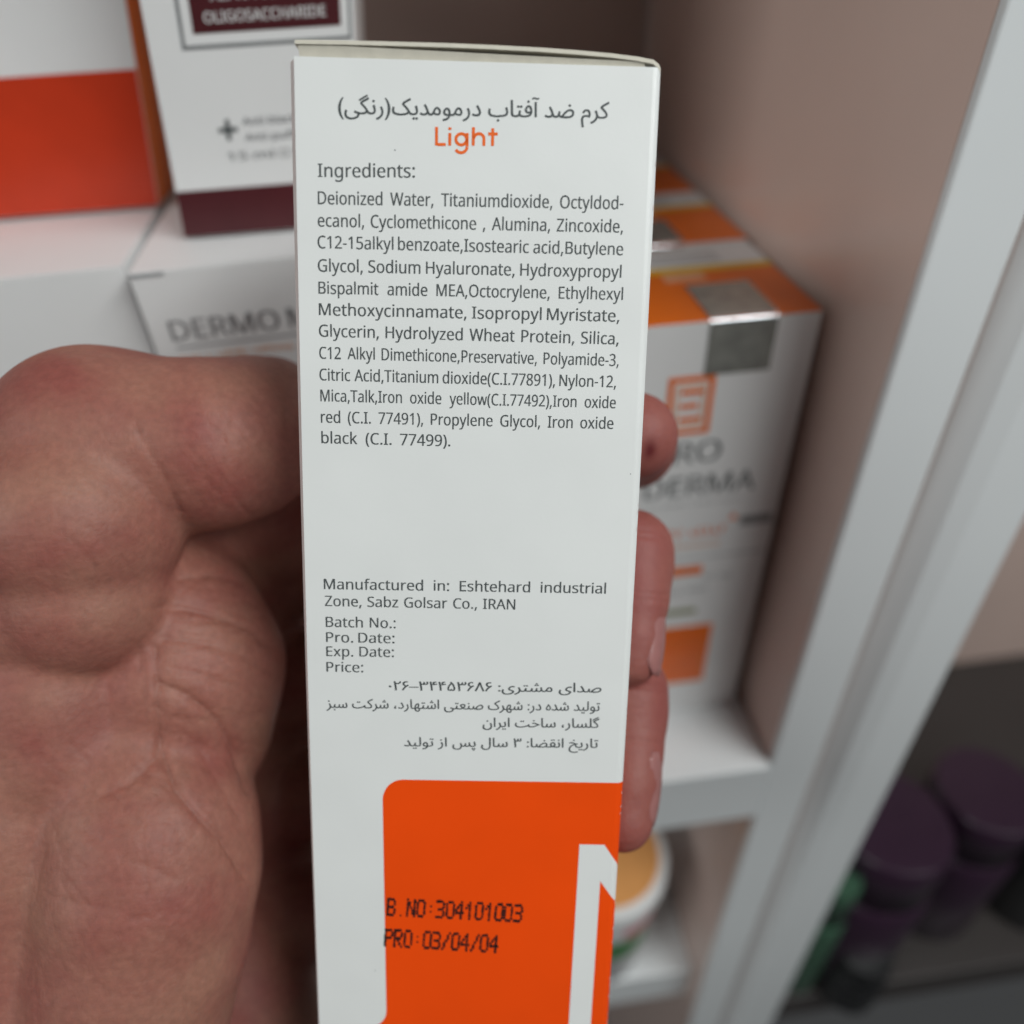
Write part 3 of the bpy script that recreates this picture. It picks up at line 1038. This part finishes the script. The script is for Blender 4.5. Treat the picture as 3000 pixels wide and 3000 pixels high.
face_rect('maroon_band', -68.5, -27.3, 170.4, 180.3, 191, 'maroon', fr, wp)
LX0, LX1 = ux(-59.8, 209.6), ux(-30.4, 209.6)
face_rect('maroon_label', LX0, LX1, 209.6, 262, 191, 'maroon', fr, wp)
for nm, a, b, c_, d in [('label_outline', LX0 - 2.6, LX0 - 1.9, 207.0, 264), ('label_outline', LX1 + 1.6, LX1 + 2.1, 207.0, 264), ('label_outline', LX0 - 1.85, LX1 + 1.55, 207.0, 207.7)]:
    face_rect(nm, a, b, c_, d, 191, 'silver_print', fr, wp)
xm = (LX0 + LX1) / 2
face_text('OLIGOSACCHARIDE', xm - 12.2, xm + 11.8, 211.3, 1.9, 191, 'card2', fr, wp, 0.2)
face_text('ALPHA GLUCAN', xm - 10.4, xm + 9.8, 214.9, 1.9, 191, 'card2', fr, wp, 0.2)
px_, pz_ = ux(-57.8, 192), 192
face_rect('plus_sign', px_ - 2.0, px_ + 2.0, pz_ - 0.45, pz_ + 0.45, 191, 'ink', fr, wp)
face_rect('plus_sign', px_ - 0.45, px_ + 0.45, pz_ + 0.48, pz_ + 2.0, 191, 'ink', fr, wp)
face_rect('plus_sign', px_ - 0.45, px_ + 0.45, pz_ - 2.0, pz_ - 0.48, 191, 'ink', fr, wp)
face_text('Anti-blackness', px_ + 3.2, px_ + 20, 192.7, 1.5, 191, 'silver_print', fr, wp)
face_text('Anti-puffiness', px_ + 3.4, px_ + 20, 189.6, 1.5, 191, 'silver_print', fr, wp)
face_text('15 ml \u212e 5', ux(-59.4, 186), ux(-59.4, 186) + 16.5, 185.9, 1.7, 191, 'silver_print', fr, wp)

# white carton below it with the silver lettering
root, fr, rp, tp, wp = carton('cream_carton', 'wide white carton with embossed grey lettering, behind the thumb', -76.6, -12.6, 173.9, 236, 0, 169.6,
                              ('card2', 'card2', 'card2', 'card2'), yaw=0.062)
face_text('DERMO MEDIC', -72.2, -25, 153.6, 4.7, 173.9, 'silver_print', fr, wp)
face_rect('rule', -72.0, -19, 151.6, 152.0, 173.9, 'silver_print', fr, wp)
illegible(-72.0, -43, 148.4, 1.7, 173.9, 'orange_pale', fr, wp, 5)
slab('lid_gap_shadow', -76.6, -69.4, 173.7, 174.3, 168.5, 169.2, 'ink_soft', tp, 0, wp)  # grey strip painted for the shadow in the lid's gap

# red-orange carton behind, left of the serum carton
root, fr, rp, tp, wp = carton('boxed_cream', 'red and orange carton beside the serum carton, white upper part', -133, -81.3, 220, 265, 170.2, 262,
                              ('card2', 'card2', 'orange_warm', 'card2'), shear=0.16)
face_rect('red_band', -132.9, -81.4, 170.4, 201, 220, 'red', fr, wp)
# what carries it, and the carton beside the cream carton
carton('plain_carton', 'plain white carton under the red and orange one', -133, -79.4, 176, 267, 0, 169.4, ('card2',) * 4, yaw=0.062)
carton('plain_carton', 'plain white carton at the far left end of the row', -198, -139, 178, 240, 0, 160, ('card2',) * 4)
carton('tall_carton', 'tall orange-sided carton standing at the left end of the upper row', -205, -150, 210, 260, 160.2, 250, ('card2', 'orange_warm', 'orange_warm', 'orange'))

# sunscreen cartons in a row along the side panel
def sun_carton(x1, y0, z1, label, detail, so=0):
    root, fr, rp, tp, wp = carton('sunscreen_carton', label, x1 - 56, x1, y0, y0 + 47, 0, z1, ('card2', 'card2', 'card2', 'orange_warm'), 'orange-topped sunscreen cartons in a row')
    y = y0
    # lid print: pale strip with a yellow line at the back, foil seal folded over the front edge
    slab('lid_strip', x1 - 55.9, x1 - 0.1, y + 33, y + 46.9, z1 + 0.02, z1 + 0.1, 'card2', tp, 0, wp)
    slab('lid_line', x1 - 55.9, x1 - 0.1, y + 29.6, y + 33, z1 + 0.02, z1 + 0.1, 'yellow', tp, 0, wp)
    slab('lid_mark', x1 - 31, x1 - 20, y + 23.5, y + 29, z1 + 0.02, z1 + 0.1, 'orange_pale', tp, 0, wp)
    illegible_top = [slab('lid_print', x1 - 50, x1 - 12, y + 35.5 + k * 3, y + 36.6 + k * 3, z1 + 0.11, z1 + 0.14, 'ink_soft', tp, 0, wp) for k in range(3)]
    sa, sb = x1 - 27.2 + so, x1 - 10.6 + so
    seal = slab('foil_seal', sa, sb, y - 0.25, y - 0.05, z1 - 14.5, z1 - 1.2, 'foil', fr, 0, wp)
    V, F = [], []
    n_ = 8
    for k in range(n_ + 1):
        a = math.pi / 2 * k / n_
        for x in (sa, sb):
            V.append(wp((x, y + 1.25 - 1.5 * math.cos(a), z1 - 1.2 + 1.5 * math.sin(a))))
    for k in range(n_):
        F.append((2 * k, 2 * k + 1, 2 * k + 3, 2 * k + 2))
    mk('seal_fold', V, F, 'foil_fold', fr, smooth=True)
    slab('seal_top', sa, sb, y + 1.26, y + 20.5, z1 + 0.15, z1 + 0.28, 'foil', tp, 0, wp)
    if not detail:
        return
    ox = x1 - 76.5
    # emblem: rounded frame with three bars
    def ring(xa, xb, za, zb, th, m_):
        for r_ in ((xa, xa + th, za, zb), (xb - th, xb, za, zb), (xa + th + .01, xb - th - .01, za, za + th), (xa + th + .01, xb - th - .01, zb - th, zb)):
            face_rect('emblem_frame', ox + r_[0], ox + r_[1], r_[2], r_[3], y, m_, fr, wp)
    ring(40.6, 52.6, 118.6, 135.6, 1.5, 'orange_warm')
    ring(42.9, 50.3, 121.0, 133.2, 0.6, 'orange_pale')
    for za in (122.5, 126.4, 130.3):
        face_rect('emblem_bar', ox + 44.2, ox + (50.0 if za != 126.4 else 48.8), za, za + 1.5, y, 'orange_warm', fr, wp)
    face_text('PRO', ox + 38.0, ox + 56.9, 109.6, 6.6, y, 'dark_silver', fr, wp)
    face_text('DERMA', ox + 37.0, ox + 68.0, 98.4, 6.6, y, 'dark_silver', fr, wp)
    illegible(ox + 38, ox + 66, 94.8, 1.0, y, 'ink_soft', fr, wp, 11)
    illegible(ox + 40, ox + 62, 83.4, 3.0, y, 'orange_warm', fr, wp, 12)
    face_rect('plus_mark', ox + 62.6, ox + 65.0, 88.0, 88.8, y, 'orange_warm', fr, wp)
    face_rect('plus_mark', ox + 63.4, ox + 64.2, 88.85, 89.9, y, 'orange_warm', fr, wp)
    face_rect('grey_pill', ox + 66.0, ox + 75.4, 85.4, 88.6, y, 'silver_print', fr, wp)
    illegible(ox + 40, ox + 61, 78.6, 1.8, y, 'orange_pale', fr, wp, 13)
    face_rect('rule', ox + 36, ox + 75.5, 74.2, 74.6, y, 'ink_soft', fr, wp)
    face_rect('orange_pill', ox + 36, ox + 56.8, 67.6, 71.0, y, 'orange_warm', fr, wp)
    illegible(ox + 58, ox + 67, 65.0, 2.0, y, 'ink_soft', fr, wp, 14)
    illegible(ox + 38, ox + 60, 60.0, 2.0, y, 'ink_soft', fr, wp, 15)
    face_rect('olive_line', ox + 38, ox + 57, 50.6, 52.6, y, 'olive', fr, wp)
    face_rect('orange_field', ox + 36, ox + 63.4, 16.0, 44.5, y, 'orange_warm', fr, wp)
    for k in range(4):
        face_rect('field_line', ox + 38, ox + 61, 39.0 - k * 6, 40.0 - k * 6, y, 'orange', fr, wp, 0.16)


sun_carton(78.2, 164.7, 150, 'front carton of the orange-topped row, silver seal over its lid and orange emblem', True)
sun_carton(78.4, 213.5, 151, 'middle carton of the orange-topped row, directly behind the front one', False, -8)
sun_carton(78.8, 262.5, 151, 'rearmost carton of the orange-topped row, by the dark back panel', False, -14)

# ------------------------------------------------------------------ lower shelves
def round_jar(cx, cy, z0, z1, r, label):
    t = thing('cream_jar', (cx, cy, z0), label, 'jar')
    lathe('body', cx, cy, [(r * 0.72, z0), (r * 0.76, z0 + 1), (r * 0.93, z1 - 14), (r * 0.93, z1 - 11)], 'card2', t)
    l_ = lathe('lid', cx, cy, [(r * 0.99, z1 - 10.8), (r, z1 - 10), (r, z1 - 1.5), (r * 0.97, z1)], 'card2', t)
    lathe('lid_disc', cx, cy, [(r * 0.86, z1 + 0.02), (r * 0.86, z1 + 0.3)], 'peach', l_)
    lathe('lid_spot', cx + r * 0.62, cy + r * 0.36, [(r * 0.17, z1 + 0.32), (r * 0.17, z1 + 0.4)], 'black', l_)
    for k, (a0, a1, za, zb, m_) in enumerate([(-80, -35, z1 - 32, z1 - 22, 'pink'), (-95, -45, z1 - 58, z1 - 36, 'leaf')]):
        V, F = [], []
        for i in range(9):
            a = math.radians(a0 + (a1 - a0) * i / 8)
            for z in (za, zb):
                rr = r * (0.76 + 0.17 * (z - z0) / (z1 - 14 - z0)) + 0.15
                V.append((cx + rr * math.cos(a), cy + rr * math.sin(a), z))
        for i in range(8):
            F.append((2 * i, 2 * i + 2, 2 * i + 3, 2 * i + 1))
        mk('printed_flower', V, F, m_, t, smooth=True)


round_jar(36.8, 172, -204.8, -112, 29, 'white round jar with peach lid on the shelf below')


def bottle(cx, cy, z0, z1, r, body, cap, label, band=None, capr=0.66):
    t = thing('lotion_bottle', (cx, cy, z0), label, 'bottle', 'bottles in the neighbouring bay')
    hgt = z1 - z0
    zs = z0 + hgt * 0.72
    lathe('body', cx, cy, [(r * 0.92, z0), (r, z0 + 3), (r, zs - 8), (r * 0.93, zs - 3), (r * 0.7, zs)], body, t)
    lathe('cap', cx, cy, [(r * capr, zs + 0.2), (r * capr, z1 - 3), (r * (capr - 0.06), z1)], cap, t)
    if band:
        lathe('label_band', cx, cy, [(r + 0.15, z0 + hgt * 0.15), (r + 0.15, z0 + hgt * 0.45)], band, t)


bottle(174, 168, -244.8, -112, 29, 'purple', 'purple', 'dark purple bottle nearest the white upright, behind the green one', capr=0.93)
bottle(145, 154, -244.8, -128, 11.5, 'green', 'green', 'slim green bottle squeezed against the white upright', capr=0.9)
bottle(171, 144, -244.8, -196, 15, 'black', 'black', 'short black bottle in front of the purple one', 'black', capr=0.9)
bottle(238, 184, -244.8, -128, 27, 'purple', 'purple', 'dark purple bottle second from the white upright', capr=0.93)
bottle(300, 180, -244.8, -80, 29, 'black', 'grey', 'tall black bottle with grey cap at the far end')
